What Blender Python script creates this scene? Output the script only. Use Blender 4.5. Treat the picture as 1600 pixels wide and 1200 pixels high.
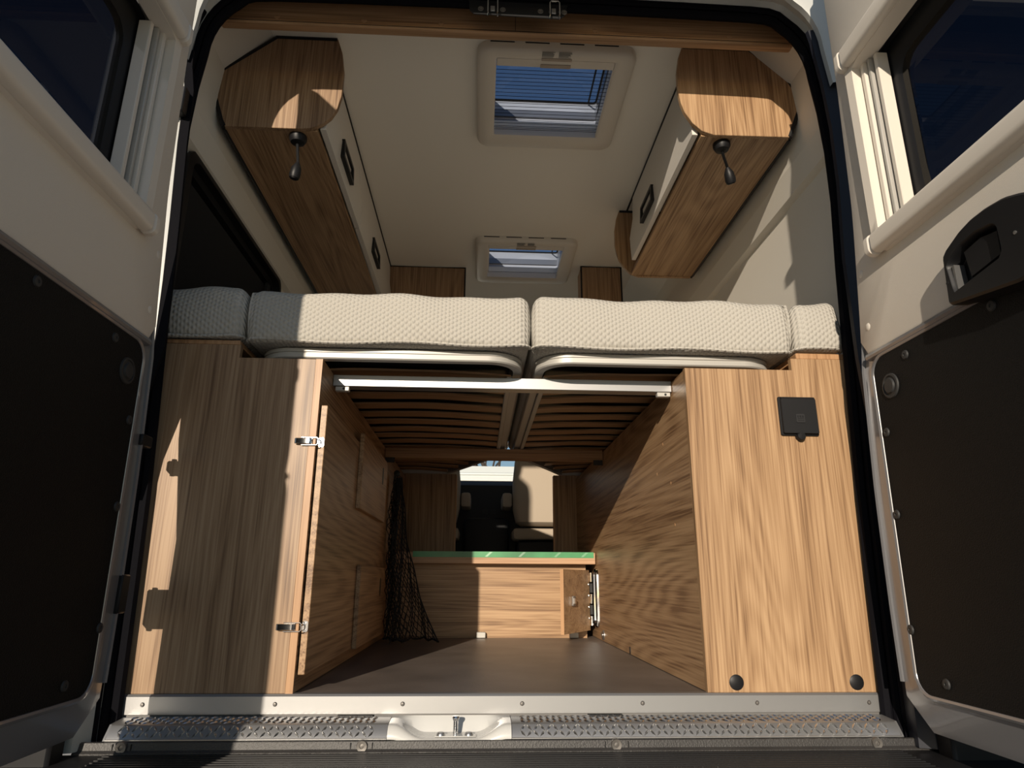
import bpy, bmesh, math, random
from mathutils import Vector, Matrix
random.seed(7)
S = bpy.context.scene
for o in list(bpy.data.objects): bpy.data.objects.remove(o)
C = S.collection

# ------------------------------------------------------------------ camera
cam_d = bpy.data.cameras.new('camera'); cam = bpy.data.objects.new('camera', cam_d); C.objects.link(cam)
F, PI_, YA, RO = 1031.87, 0.287296, 0.0484687, 0.00548954
cp, sp, cy, sy = math.cos(PI_), math.sin(PI_), math.cos(YA), math.sin(YA)
fw = Vector((sy*cp, cy*cp, sp)); rt = Vector((cy, -sy, 0)); up = rt.cross(fw)
r_ = rt*math.cos(RO)+up*math.sin(RO); u_ = up*math.cos(RO)-rt*math.sin(RO)
M = Matrix((r_, u_, -fw)).transposed().to_4x4(); M.translation = Vector((-0.073, -1.470, 0.225))
cam.matrix_world = M
cam_d.sensor_width = 36.0; cam_d.lens = 36.0*F/1600; cam_d.clip_start = 0.02; cam_d.clip_end = 500
S.camera = cam

# ------------------------------------------------------------------ world, sun, exposure
SUN = Vector((-0.269, -1.0, 0.262)).normalized()          # towards the sun
w = bpy.data.worlds.new('sky'); S.world = w; w.use_nodes = True
nt = w.node_tree; bg = nt.nodes['Background']
sk = nt.nodes.new('ShaderNodeTexSky'); sk.sky_type = 'NISHITA'; sk.sun_disc = False
sk.sun_elevation = math.asin(SUN.z); sk.sun_rotation = math.atan2(SUN.x, SUN.y)
sk.altitude = 300; sk.air_density = 1.0; sk.dust_density = 0.2; sk.ozone_density = 1.5
nt.links.new(sk.outputs[0], bg.inputs[0]); bg.inputs[1].default_value = 0.115
sd = bpy.data.lights.new('sun', 'SUN'); sd.energy = 6.3; sd.color = (1.0, 0.87, 0.71); sd.angle = math.radians(0.6)
so = bpy.data.objects.new('sun', sd); C.objects.link(so)
so.rotation_euler = SUN.to_track_quat('Z', 'Y').to_euler(); so.location = (-3, -10, 6)
S.view_settings.view_transform = 'Standard'; S.view_settings.look = 'None'
S.view_settings.gamma = 1.0; S.view_settings.use_curve_mapping = False
S.view_settings.exposure = -0.43

# ------------------------------------------------------------------ materials
MATS = {}
def new_mat(name):
    m = bpy.data.materials.new(name); m.use_nodes = True
    MATS[name] = m
    return m, m.node_tree, m.node_tree.nodes['Principled BSDF']
def N(nt, t, **kw):
    n = nt.nodes.new(t)
    for k, v in kw.items(): setattr(n, k, v)
    return n
def plain(name, col, rough=0.5, metal=0.0, bump=0.0, bscale=300.0, spec=0.5, coat=0.0, var=0.0):
    m, nt, b = new_mat(name)
    b.inputs['Base Color'].default_value = (*col, 1); b.inputs['Roughness'].default_value = rough
    b.inputs['Metallic'].default_value = metal; b.inputs['Specular IOR Level'].default_value = spec
    b.inputs['Coat Weight'].default_value = coat
    tc = N(nt, 'ShaderNodeTexCoord')
    if var:
        n = N(nt, 'ShaderNodeTexNoise'); n.inputs['Scale'].default_value = 6; n.inputs['Detail'].default_value = 5
        nt.links.new(tc.outputs['Object'], n.inputs['Vector'])
        r = N(nt, 'ShaderNodeValToRGB')
        r.color_ramp.elements[0].position = .3; r.color_ramp.elements[1].position = .7
        r.color_ramp.elements[0].color = (*[c*(1-var) for c in col], 1); r.color_ramp.elements[1].color = (*[min(1, c*(1+var)) for c in col], 1)
        nt.links.new(n.outputs['Fac'], r.inputs['Fac']); nt.links.new(r.outputs['Color'], b.inputs['Base Color'])
    if bump:
        n = N(nt, 'ShaderNodeTexNoise'); n.inputs['Scale'].default_value = bscale; n.inputs['Detail'].default_value = 2
        nt.links.new(tc.outputs['Object'], n.inputs['Vector'])
        bp = N(nt, 'ShaderNodeBump'); bp.inputs['Strength'].default_value = bump; bp.inputs['Distance'].default_value = 0.002
        nt.links.new(n.outputs['Fac'], bp.inputs['Height']); nt.links.new(bp.outputs['Normal'], b.inputs['Normal'])
    return m
def wood(name, axis, light=(.47, .305, .170), mid=(.345, .210, .110), dark=(.20, .112, .056), seed=0.0, contour=0.22, across=9.0, freq=120.0):
    m, nt, b = new_mat(name)
    tc = N(nt, 'ShaderNodeTexCoord')
    mp = N(nt, 'ShaderNodeMapping')
    sc = [across]*3; sc['XYZ'.index(axis)] = across*0.085
    mp.inputs['Scale'].default_value = sc; mp.inputs['Location'].default_value = (seed*3.1, seed*1.7, seed*2.3)
    nt.links.new(tc.outputs['Object'], mp.inputs['Vector'])
    n1 = N(nt, 'ShaderNodeTexNoise'); n1.inputs['Scale'].default_value = .62; n1.inputs['Detail'].default_value = 1.2; n1.inputs['Distortion'].default_value = .6
    nt.links.new(mp.outputs[0], n1.inputs['Vector'])
    mul = N(nt, 'ShaderNodeMath', operation='MULTIPLY'); mul.inputs[1].default_value = freq
    sn = N(nt, 'ShaderNodeMath', operation='SINE')
    nt.links.new(n1.outputs['Fac'], mul.inputs[0]); nt.links.new(mul.outputs[0], sn.inputs[0])
    mp2 = N(nt, 'ShaderNodeMapping'); s2 = [230.0]*3; s2['XYZ'.index(axis)] = 4.0
    mp2.inputs['Scale'].default_value = s2
    nt.links.new(tc.outputs['Object'], mp2.inputs['Vector'])
    n2 = N(nt, 'ShaderNodeTexNoise'); n2.inputs['Scale'].default_value = 1.0; n2.inputs['Detail'].default_value = 4.0
    nt.links.new(mp2.outputs[0], n2.inputs['Vector'])
    mp3 = N(nt, 'ShaderNodeMapping'); s3 = [42.0]*3; s3['XYZ'.index(axis)] = 1.1
    mp3.inputs['Scale'].default_value = s3; mp3.inputs['Location'].default_value = (seed, seed*2, seed)
    nt.links.new(tc.outputs['Object'], mp3.inputs['Vector'])
    n3 = N(nt, 'ShaderNodeTexNoise'); n3.inputs['Scale'].default_value = 1.0; n3.inputs['Detail'].default_value = 3.0; n3.inputs['Distortion'].default_value = .35
    nt.links.new(mp3.outputs[0], n3.inputs['Vector'])
    # value = .5 + contour*sin*.5 + (n3-.5)*a + (n2-.5)*b + (n1-.5)*c
    def mad(src, k, add):
        q = N(nt, 'ShaderNodeMath', operation='MULTIPLY_ADD'); nt.links.new(src, q.inputs[0]); q.inputs[1].default_value = k
        if isinstance(add, float): q.inputs[2].default_value = add
        else: nt.links.new(add, q.inputs[2])
        return q.outputs[0]
    v = mad(sn.outputs[0], contour*.40, .5-.45-.75-.2)
    v = mad(n3.outputs['Fac'], .9, v); v = mad(n2.outputs['Fac'], 1.5, v); v = mad(n1.outputs['Fac'], .4, v)
    r = N(nt, 'ShaderNodeValToRGB'); e = r.color_ramp.elements
    e[0].position = .12; e[0].color = (*dark, 1); e[1].position = .80; e[1].color = (*light, 1)
    q = e.new(.42); q.color = (*mid, 1)
    nt.links.new(v, r.inputs['Fac']); nt.links.new(r.outputs['Color'], b.inputs['Base Color'])
    b.inputs['Roughness'].default_value = .42; b.inputs['Specular IOR Level'].default_value = .35
    bp = N(nt, 'ShaderNodeBump'); bp.inputs['Strength'].default_value = .25; bp.inputs['Distance'].default_value = .0006
    nt.links.new(n2.outputs['Fac'], bp.inputs['Height']); nt.links.new(bp.outputs['Normal'], b.inputs['Normal'])
    return m
WX = wood('wood_grain_x', 'X', seed=1.3); WY = wood('wood_grain_y', 'Y', seed=2.7, contour=.28); WZ = wood('wood_grain_z_shaded', 'Z', seed=.4, light=(.37, .245, .145), mid=(.275, .170, .095), dark=(.16, .092, .050))  # last one: copy of the right veneer, shade darkened into its colour
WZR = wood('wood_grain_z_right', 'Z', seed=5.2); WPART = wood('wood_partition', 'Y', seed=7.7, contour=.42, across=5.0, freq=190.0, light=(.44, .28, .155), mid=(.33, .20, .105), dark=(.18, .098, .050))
WEDGE = wood('wood_edge_band', 'Z', light=(.48, .28, .145), mid=(.41, .23, .115), dark=(.31, .165, .08), seed=3.3)
WDARK = wood('wood_header', 'X', light=(.40, .24, .13), mid=(.31, .18, .09), dark=(.20, .11, .055), seed=9.1)
WSLAT = wood('wood_slat', 'X', light=(.40, .235, .12), mid=(.32, .185, .092), dark=(.22, .12, .06), seed=4.4, contour=.15)
WSTEP = wood('wood_step_edge', 'X', light=(.52, .33, .20), mid=(.46, .28, .16), dark=(.36, .21, .11), seed=6.0, contour=.1)
CREAM = plain('cream_wall', (.74, .70, .62), .65, bump=.12, bscale=700)
CEIL = plain('ceiling_panel', (.90, .86, .78), .7, bump=.1, bscale=500)
BEIGE = plain('beige_door_panel', (.72, .665, .585), .6, bump=.35, bscale=900)
PLAST = plain('cream_plastic', (.72, .665, .585), .42)
WHITE = plain('white_front', (.74, .70, .64), .4)
BLACK = plain('black_plastic', (.010, .010, .011), .45, spec=.3)
BLACKP = plain('black_panel', (.0065, .0065, .0065), .6, bump=.7, bscale=420, spec=.14)
RUBBER = plain('black_rubber', (.006, .006, .008), .7, spec=.05, bump=.2, bscale=120)
PAINT = plain('grey_paint', (.22, .22, .23), .28, metal=.35, coat=.6)
PAINTB = plain('pale_body_paint', (.50, .51, .49), .3, coat=.5)
PAINTW = plain('white_paint', (.60, .60, .58), .25, coat=.6)
ALU = plain('brushed_aluminium', (.38, .38, .38), .40, metal=.75, bump=.03, bscale=600)
ALUC = plain('cream_aluminium', (.46, .445, .41), .45, metal=.2)
LUG = plain('polished_lug', (.66, .66, .66), .25, metal=1.0)
CHROME = plain('chrome', (.80, .80, .80), .12, metal=1.0)
STEEL = plain('dull_steel', (.45, .45, .45), .35, metal=.9)
DARKB = plain('weathered_bolt', (.16, .15, .14), .45, metal=.6)
DARKST = plain('dark_screw', (.035, .035, .035), .6, metal=.1, spec=.3)
NAVY = plain('dark_navy_cover', (.012, .014, .022), .5, spec=.3)
GREY = plain('grey_sill', (.16, .155, .15), .55, var=.2)
GREYB = plain('bumper_plastic', (.035, .033, .032), .5, bump=.4, bscale=300, var=.3)
FLOORM = plain('floor_board', (.165, .135, .115), .42, bump=.25, bscale=160, var=.22)
SEATM = plain('beige_seat', (.42, .35, .27), .75, bump=.3, bscale=400)
DASH = plain('black_dashboard', (.008, .008, .009), .6)
NETM = plain('black_net_cord', (.008, .008, .009), .8)
TAPE = plain('green_tape', (.06, .27, .11), .35, var=.35)
STICK = plain('grey_print', (.26, .25, .23), .7)
GRAB = plain('taupe_plastic', (.42, .35, .28), .5)
ASPH = plain('gravel_ground', (.42, .40, .37), .9, bump=.8, bscale=40, var=.3)
LEAF = plain('leaf', (.06, .085, .03), .7)
BARK = plain('bark', (.09, .07, .055), .9)
CARW = plain('white_car_paint', (.78, .80, .77), .35, coat=.4)
TAN = plain('tan_trim', (.62, .47, .28), .6)
BLINDM = plain('dark_blind', (.018, .019, .022), .7)
HATCHIN = plain('hatch_shaft', (.62, .61, .62), .45)
# woven mattress cover: small dimples in a honeycomb
FAB, nt, b = new_mat('woven_cover')
b.inputs['Base Color'].default_value = (.46, .435, .385, 1); b.inputs['Roughness'].default_value = .85; b.inputs['Specular IOR Level'].default_value = .15
tc = N(nt, 'ShaderNodeTexCoord'); kk = 2*math.pi/.0090; acc = None
for d in ((1.0, 0, 0), (.5, .72, .72), (.5, -.72, -.72)):
    dp = N(nt, 'ShaderNodeVectorMath', operation='DOT_PRODUCT'); dp.inputs[1].default_value = [c*kk for c in d]
    nt.links.new(tc.outputs['Object'], dp.inputs[0])
    cs = N(nt, 'ShaderNodeMath', operation='COSINE'); nt.links.new(dp.outputs['Value'], cs.inputs[0])
    if acc is None: acc = cs
    else:
        ad = N(nt, 'ShaderNodeMath', operation='ADD'); nt.links.new(acc.outputs[0], ad.inputs[0]); nt.links.new(cs.outputs[0], ad.inputs[1]); acc = ad
bp = N(nt, 'ShaderNodeBump'); bp.inputs['Strength'].default_value = 1.0; bp.inputs['Distance'].default_value = .00055
nt.links.new(acc.outputs[0], bp.inputs['Height']); nt.links.new(bp.outputs['Normal'], b.inputs['Normal'])
# panes: thin sheets, part mirror, part see-through with a tint
def pane_mat(name, tint, gloss=.22, rough=.02):
    m = bpy.data.materials.new(name); m.use_nodes = True; nt = m.node_tree
    for n in list(nt.nodes): nt.nodes.remove(n)
    out = N(nt, 'ShaderNodeOutputMaterial'); mx = N(nt, 'ShaderNodeMixShader')
    t = N(nt, 'ShaderNodeBsdfTransparent'); t.inputs[0].default_value = (*tint, 1)
    g = N(nt, 'ShaderNodeBsdfGlossy'); g.inputs['Roughness'].default_value = rough; g.inputs['Color'].default_value = (gloss, gloss, gloss, 1)
    lw = N(nt, 'ShaderNodeLayerWeight'); pw = N(nt, 'ShaderNodeMath', operation='POWER'); pw.inputs[1].default_value = 4.0; nt.links.new(lw.outputs['Facing'], pw.inputs[0])
    fr = N(nt, 'ShaderNodeMath', operation='MULTIPLY_ADD'); nt.links.new(pw.outputs[0], fr.inputs[0]); fr.inputs[1].default_value = .9; fr.inputs[2].default_value = .10; lw.inputs[0].default_value = .5
    nt.links.new(fr.outputs[0], mx.inputs['Fac']); nt.links.new(t.outputs[0], mx.inputs[1]); nt.links.new(g.outputs[0], mx.inputs[2])
    nt.links.new(mx.outputs[0], out.inputs[0]); return m
GLASSD = pane_mat('dark_tinted_pane', (.028, .032, .045))
GLASSC = pane_mat('clear_pane', (.88, .91, .92))
GLASSR = pane_mat('roof_pane', (.50, .58, .72))

# ------------------------------------------------------------------ mesh helpers
class MB:
    def __init__(s): s.v = []; s.f = []
    def add(s, v, f):
        k = len(s.v); s.v += [tuple(p) for p in v]; s.f += [tuple(i+k for i in q) for q in f]; return s
    def box(s, x0, x1, y0, y1, z0, z1, bev=0.0, seg=1):
        if bev <= 0:
            v = [(x, y, z) for x in (x0, x1) for y in (y0, y1) for z in (z0, z1)]
            return s.add(v, [(0, 1, 3, 2), (4, 6, 7, 5), (0, 4, 5, 1), (2, 3, 7, 6), (0, 2, 6, 4), (1, 5, 7, 3)])
        bm = bmesh.new(); bmesh.ops.create_cube(bm, size=1)
        for q in bm.verts:
            q.co = ((x0+x1)/2+q.co.x*(x1-x0), (y0+y1)/2+q.co.y*(y1-y0), (z0+z1)/2+q.co.z*(z1-z0))
        bmesh.ops.bevel(bm, geom=list(bm.edges), offset=bev, segments=seg, profile=.5, affect='EDGES')
        bm.verts.index_update()
        s.add([q.co[:] for q in bm.verts], [[q.index for q in f.verts] for f in bm.faces]); bm.free(); return s
    def prism(s, loop, axis, a0, a1, bev=0.0):
        """2D loop extruded along an axis; loop coordinates are the two other axes in x,y,z order."""
        def P(p, a):
            return (a, p[0], p[1]) if axis == 'X' else (p[0], a, p[1]) if axis == 'Y' else (p[0], p[1], a)
        n = len(loop)
        rings = [[P(p, a0) for p in loop], [P(p, a1) for p in loop]]
        if bev:
            inn = inset(loop, bev)
            d = bev if a1 > a0 else -bev
            rings = [[P(p, a0) for p in inn], [P(p, a0+d) for p in loop], [P(p, a1-d) for p in loop], [P(p, a1) for p in inn]]
        v = [p for r in rings for p in r]; f = []
        for k in range(len(rings)-1):
            for i in range(n): j = (i+1) % n; f.append((k*n+i, k*n+j, (k+1)*n+j, (k+1)*n+i))
        f.append(tuple(range(n))); f.append(tuple((len(rings)-1)*n+i for i in reversed(range(n))))
        return s.add(v, f)
    def loft(s, rings, closed=True, torus=False, cap=False):
        n = len(rings[0]); v = [p for r in rings for p in r]; f = []; K = len(rings)
        for k in range(K if torus else K-1):
            k2 = (k+1) % K
            for i in range(n if closed else n-1):
                j = (i+1) % n; f.append((k*n+i, k*n+j, k2*n+j, k2*n+i))
        if cap: f.append(tuple(range(n))); f.append(tuple((K-1)*n+i for i in reversed(range(n))))
        return s.add(v, f)
    def tube(s, path, r, seg=8, closed=False, cap=True):
        pts = [Vector(p) for p in path]; n = len(pts); rings = []
        rr = r if isinstance(r, (list, tuple)) else [r]*n
        ref = None
        for i, p in enumerate(pts):
            a = pts[(i-1) % n] if (closed or i > 0) else p; c = pts[(i+1) % n] if (closed or i < n-1) else p
            t = (c-a).normalized()
            if ref is None: ref = Vector((0, 0, 1)) if abs(t.z) < .9 else Vector((1, 0, 0))
            u = (ref-t*ref.dot(t)).normalized(); ref = u; q = t.cross(u)
            rings.append([tuple(p+(u*math.cos(2*math.pi*k/seg)+q*math.sin(2*math.pi*k/seg))*rr[i]) for k in range(seg)])
        return s.loft(rings, True, torus=closed, cap=cap and not closed)
    def lathe(s, prof, c, axis, seg=16, flip=1):
        """profile (radius, along) about an axis through c."""
        rings = []
        for (r, a) in prof:
            ring = []
            for k in range(seg):
                x, y = r*math.cos(2*math.pi*k/seg), r*math.sin(2*math.pi*k/seg)
                ring.append({'X': (c[0]+a*flip, c[1]+x, c[2]+y), 'Y': (c[0]+x, c[1]+a*flip, c[2]+y), 'Z': (c[0]+x, c[1]+y, c[2]+a*flip)}[axis])
            rings.append(ring)
        return s.loft(rings, True, cap=True)
    def mesh(s, name):
        me = bpy.data.meshes.new(name); me.from_pydata(s.v, [], s.f); me.update()
        bm = bmesh.new(); bm.from_mesh(me); bmesh.ops.recalc_face_normals(bm, faces=bm.faces); bm.to_mesh(me); bm.free()
        me.polygons.foreach_set('use_smooth', [True]*len(me.polygons)); me.set_sharp_from_angle(angle=math.radians(38))
        return me
def inset(loop, d):
    n = len(loop); area = sum(loop[i][0]*loop[(i+1) % n][1]-loop[(i+1) % n][0]*loop[i][1] for i in range(n)); sg = 1 if area > 0 else -1
    out = []
    for i in range(n):
        a, p, c = Vector(loop[i-1]), Vector(loop[i]), Vector(loop[(i+1) % n])
        e1 = (p-a).normalized(); e2 = (c-p).normalized()
        n1 = Vector((-e1.y, e1.x))*sg; n2 = Vector((-e2.y, e2.x))*sg
        m = (n1+n2); m = m.normalized() if m.length > 1e-6 else n1
        k = d/max(.35, m.dot(n1)); out.append((p.x+m.x*k, p.y+m.y*k))
    return out
def rrect(u0, u1, v0, v1, r, n=6):
    out = []
    for (cu, cv, a0) in ((u1-r, v1-r, 0), (u0+r, v1-r, 90), (u0+r, v0+r, 180), (u1-r, v0+r, 270)):
        for k in range(n+1):
            a = math.radians(a0+90*k/n); out.append((cu+r*math.cos(a), cv+r*math.sin(a)))
    return out
def polar(loop, c, n=72):
    """resample a star-shaped loop by angle about c."""
    out = []; m = len(loop)
    for k in range(n):
        a = 2*math.pi*(k+.5)/n; d = (math.cos(a), math.sin(a)); best = None
        for i in range(m):
            p, q = loop[i], loop[(i+1) % m]; ex, ey = q[0]-p[0], q[1]-p[1]; den = d[0]*ey-d[1]*ex
            if abs(den) < 1e-12: continue
            t = ((p[0]-c[0])*ey-(p[1]-c[1])*ex)/den; w_ = ((p[0]-c[0])*d[1]-(p[1]-c[1])*d[0])/den
            if t > 0 and -1e-9 <= w_ <= 1+1e-9 and (best is None or t > best): best = t
        out.append((c[0]+d[0]*best, c[1]+d[1]*best))
    return out
def obj(name, mb, mat, parent=None, me=None, label=None):
    o = bpy.data.objects.new(name, me or mb.mesh(name)); C.objects.link(o)
    if me is None: o.data.materials.append(mat)
    if parent is not None:
        o.parent = parent
        b = parent
        while b is not None and b.type != 'EMPTY': b = b.parent
        if parent.type == 'EMPTY': o.matrix_parent_inverse = Matrix.Translation(-parent.location)
    if label: o['label'] = label
    return o
def thing(name, loc, label, cat, group=None, kind=None):
    o = bpy.data.objects.new(name, None); C.objects.link(o); o.location = loc; o.empty_display_size = .05
    return tag(o, label, cat, group, kind)
def tag(o, label, cat=None, group=None, kind=None):
    o['label'] = label
    if cat: o['category'] = cat
    if group: o['group'] = group
    if kind: o['kind'] = kind
    return o
def struct(name, mb, mat, label=None):
    o = obj(name, mb, mat); o['kind'] = 'structure'
    if label: o['label'] = label
    return o
def sthing(name, loc, label):
    o = bpy.data.objects.new(name, None); C.objects.link(o); o.location = loc; o['kind'] = 'structure'; o['label'] = label; return o
def B(*a, **k): return MB().box(*a, **k)

# ================================================================== SETTING
struct('ground', B(-40, 40, -40, 60, -.72, -.66), ASPH, 'pale gravel ground around the parked van')
struct('floor', B(-.93, .93, 0.0, 1.86, -.03, 0.0), FLOORM, 'grey brown textured board floor of the rear garage')
struct('floor_cab', B(-.93, .93, 1.86, 4.0, -.30, -.26), DASH, 'dark floor of the driving cab')
# ceiling with the two square roof openings
H = [(-.045, .331, .222, .594), (-.053, .322, 1.435, 1.785)]
mb = MB(); xs = [-.95, H[0][0], H[0][1], .95]; ys = [-.04, H[0][2], H[0][3], H[1][2], H[1][3], 2.9]
for i in range(3):
    for j in range(5):
        if i == 1 and j in (1, 3): continue
        x0, x1 = xs[i], xs[i+1]
        mb.box(x0, x1, ys[j], ys[j+1], 1.82, 1.85)
# merged look: a single mesh of panels butted together
struct('ceiling', mb, CEIL, 'pale cream ceiling panel inside the van')
mb = MB()
ys2 = [-.13]+ys[1:]
for i in range(3):
    for j in range(5):
        if i == 1 and j in (1, 3): continue
        mb.box([-1.0, H[0][0], H[0][1], 1.0][i], [-1.0, H[0][0], H[0][1], 1.0][i+1], ys2[j], ys2[j+1], 1.87, 1.90)
struct('roof', mb, PAINT, 'grey outer roof skin of the van')
# side walls: profile along the van, protruding upper band with a bevelled ledge
def wall(name, s, label, hole=None):
    prof = [(.93, -.03), (.93, .70), (.905, .95), (.905, 1.372), (.885, 1.382), (.868, 1.455), (.868, 1.60), (.86, 1.69), (.73, 1.822)]
    outp = [(.99, -.03), (.99, .70), (.99, .95), (.99, 1.37), (.99, 1.39), (.99, 1.46), (.98, 1.60), (.95, 1.72), (.80, 1.88)]
    mb = MB(); yy = [-.07, hole[0], hole[1], 2.9] if hole else [-.07, 2.9]
    for k in range(len(yy)-1):
        y0, y1 = yy[k], yy[k+1]
        segs = range(len(prof)-1)
        for i in segs:
            if hole and k == 1 and prof[i][1] >= hole[2]-.001 and prof[i+1][1] <= hole[3]+.001: continue
            v = []
            for y in (y0, y1):
                v += [(s*prof[i][0], y, prof[i][1]), (s*prof[i+1][0], y, prof[i+1][1]), (s*outp[i+1][0], y, outp[i+1][1]), (s*outp[i][0], y, outp[i][1])]
            mb.add(v, [(0, 1, 5, 4), (3, 7, 6, 2), (0, 4, 7, 3), (1, 2, 6, 5), (0, 3, 2, 1), (4, 5, 6, 7)])
    return struct(name, mb, CREAM, label)
wall('wall_right', 1, 'cream moulded side wall with a raised ledge on the sunlit side')
wall('wall_left', -1, 'cream moulded side wall around the dark side window', hole=(.17, 1.02, .95, 1.372))
# lower wheel-arch level lining so no daylight leaks in under the panels
# window in the left side wall
wd = sthing('window_1', (-.905, .6, .95), 'dark side window with a pulled down pleated blind above the shaded cushion')
o = [(y, z) for y, z in rrect(.165, 1.03, .90, 1.376, .05)]
def ringX(loops): return [[(x, y, z) for (y, z) in lp] for lp, x in loops]
lp0 = rrect(.15, 1.04, .90, 1.385, .05); lp1 = rrect(.175, 1.015, .925, 1.36, .04); lp2 = rrect(.20, .99, .95, 1.335, .03)
obj('window_frame', MB().loft(ringX(((lp0, -.904), (lp0, -.892), (lp1, -.889), (lp1, -.915), (lp2, -.915), (lp2, -.94), (lp0, -.96)))), BLACK, wd)
mb = MB(); K = 22
for k in range(K):
    z0 = .95+.385*k/K; z1 = .95+.385*(k+1)/K; zm = (z0+z1)/2
    mb.add([(-.942, .19, z0), (-.942, 1.0, z0), (-.930, 1.0, zm), (-.930, .19, zm), (-.942, 1.0, z1), (-.942, .19, z1)], [(0, 1, 2, 3), (3, 2, 4, 5)])
obj('pleated_blind', mb, BLINDM, wd)
for y in (.945, .965, .985): obj('guide_rail', B(-.926, -.915, y, y+.008, .94, 1.35), DARKST, wd)
obj('pane', B(-.972, -.968, .16, 1.03, .91, 1.375), GLASSD, wd)

# rear opening: body frame, seal, jambs -------------------------------------------------
half = [(.750, -.075), (.752, .0), (.757, .20), (.763, .40), (.779, .70), (.792, .95), (.806, 1.15), (.809, 1.30), (.804, 1.42), (.794, 1.52)]
for k in range(1, 9):
    a = math.radians(90*k/9); half.append((.665+.128*math.cos(a), 1.52+.010+.178*math.sin(a)))
half += [(.64, 1.709), (.45, 1.712), (.2, 1.714)]
half = [(x*1.0139+.0085, .225+(z-.225)*1.0139+(.0085 if z > 1.69 else 0)) for x, z in half]
path = [(-x, z) for x, z in half]+[(x, z) for x, z in reversed(half)]
def offs(d):
    n = len(path); out = []
    for i in range(n):
        a = Vector(path[max(0, i-1)]); c = Vector(path[min(n-1, i+1)]); t = (c-a).normalized()
        out.append((path[i][0]-t.y*d, path[i][1]+t.x*d))
    return out
def orings(spec): return [[(x, y, z) for x, z in offs(d)] for d, y in spec]
bf = sthing('body_frame', (0, -.06, -.05), 'grey painted rear door opening of the van body')
obj('jamb', MB().loft(orings(((.004, -.004), (.012, -.016), (.020, -.026), (.022, -.090), (.030, -.104), (.11, -.112), (.17, -.06), (.17, .0), (.08, .0))), False), PAINTB, bf)
obj('drip_channel', MB().loft([[(x, y, z) for x, z in offs(d) if z > 1.42] for d, y in ((.020, -.060), (-.022, -.110), (-.022, -.125), (.0, -.132), (.06, -.135))], False), PAINTB, bf)
obj('inner_trim', MB().loft(orings(((.006, -.004), (.014, -.0015), (.16, -.001), (.16, -.01), (.03, -.012))), False), CREAM, bf)
se = sthing('trim_1', (0, -.03, -.05), 'black rubber door seal around the rear opening')
def stube(d, y, r, seg=8): return MB().tube([(x, y, z) for x, z in offs(d)], r, seg)
obj('seal_bulb', stube(.004, -.016, .0135), RUBBER, se)
obj('seal_lip', stube(.018, -.030, .0095), RUBBER, se)
for sg in (-1, 1): obj('seal_fin', MB().tube([(x, -.050, z) for x, z in offs(.024) if x*sg > 0 and z < 1.66], .0085, 8), RUBBER, se)
# roof gutter / header above the opening
obj('header_skin', MB().loft([[(x, y, z) for x in (-.97, .97)] for (y, z) in ((-.03, 1.79), (-.10, 1.775), (-.125, 1.79), (-.13, 1.88))], False), PAINTB, bf)
for s in (-1, 1):
    obj('corner_pillar', B(min(s*.90, s*1.0), max(s*.90, s*1.0), -.11, -.05, -.6, 1.88, bev=.01), PAINTB, bf)
# pale lip of the left jamb, catching the sun through the hinge gap
lipz = [(.40, .02), (.50, .005), (.60, -.025), (.70, -.046), (.85, -.049), (1.0, -.050), (1.2, -.050), (1.35, -.046), (1.42, -.030), (1.47, -.022)]
def xat(z):
    for (a, b_), (c_, d_) in zip(half, half[1:]):
        if b_ <= z <= d_: return a+(c_-a)*(z-b_)/(d_-b_)
ml = MB().loft([[(-(xat(z)+q), y, z) for z, q in [(z_, max(dd, d_) if k_ == 0 else d_+dd) for z_, d_ in lipz]] for k_, dd, y in ((0, .022, -.045), (1, .004, -.098), (1, .0, -.104), (1, .012, -.108), (1, .09, -.112))], False)
obj('jamb_lip', ml, PAINTB, bf)
obj('lip_seal', MB().loft([[(-(xat(z)+d_+dd), y, z) for z, d_ in lipz[2:]] for dd, y in ((.010, -.090), (-.002, -.0985), (-.002, -.1060), (.017, -.1110), (.019, -.1080))], False), RUBBER, bf)
# dark blue-black plastic filler on the right jamb as seen between seal and door
mb = MB()
rj = [p for p in offs(.020) if p[0] > 0 and p[1] < 1.64]
mb.loft([[(x+.0, -.036, z) for x, z in rj], [(x-.022*min(1, max(.1, (z-.3)/.5)), -.06, z) for x, z in rj], [(x-.058*min(1, max(.25, (z-.2)/.6)), -.096, z) for x, z in rj], [(x-.056*min(1, max(.25, (z-.2)/.6)), -.106, z) for x, z in rj], [(x+.03, -.122, z) for x, z in rj]], False)
obj('jamb_cover', mb, NAVY, bf)

# ================================================================== SILL
ss = thing('sill_strip', (0, -.005, -.035), 'long brushed aluminium edge strip along the front of the garage floor', 'edge strip')
obj('angle_profile', MB().prism([(-.010, -.034), (-.004, -.034), (-.004, -.004), (.012, -.002), (.012, .002), (-.006, .002), (-.010, -.002)], 'X', -.772, .772), ALU, ss)
mb = MB().lathe([(.0001, -.0035), (.003, -.003), (.0045, 0), (.0045, .002)], (0, -.010, 0), 'Y', 10); rv = mb.mesh('rivet'); rv.materials.append(DARKB)
for x in (-.727, -.470, -.218, .022, .268, .506, .742):
    o = obj('rivet', None, None, ss, me=rv); o.location = Vector((x, 0, -.016))
struct('trim_2', B(-.775, .775, -.004, .02, -.09, -.034), GREY, 'dark grey painted sill below the aluminium strip')
struct('trim_3', B(-.79, .79, -.060, -.0045, -.10, -.075), GREY, 'grey sill ledge under the tread plates')
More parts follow.
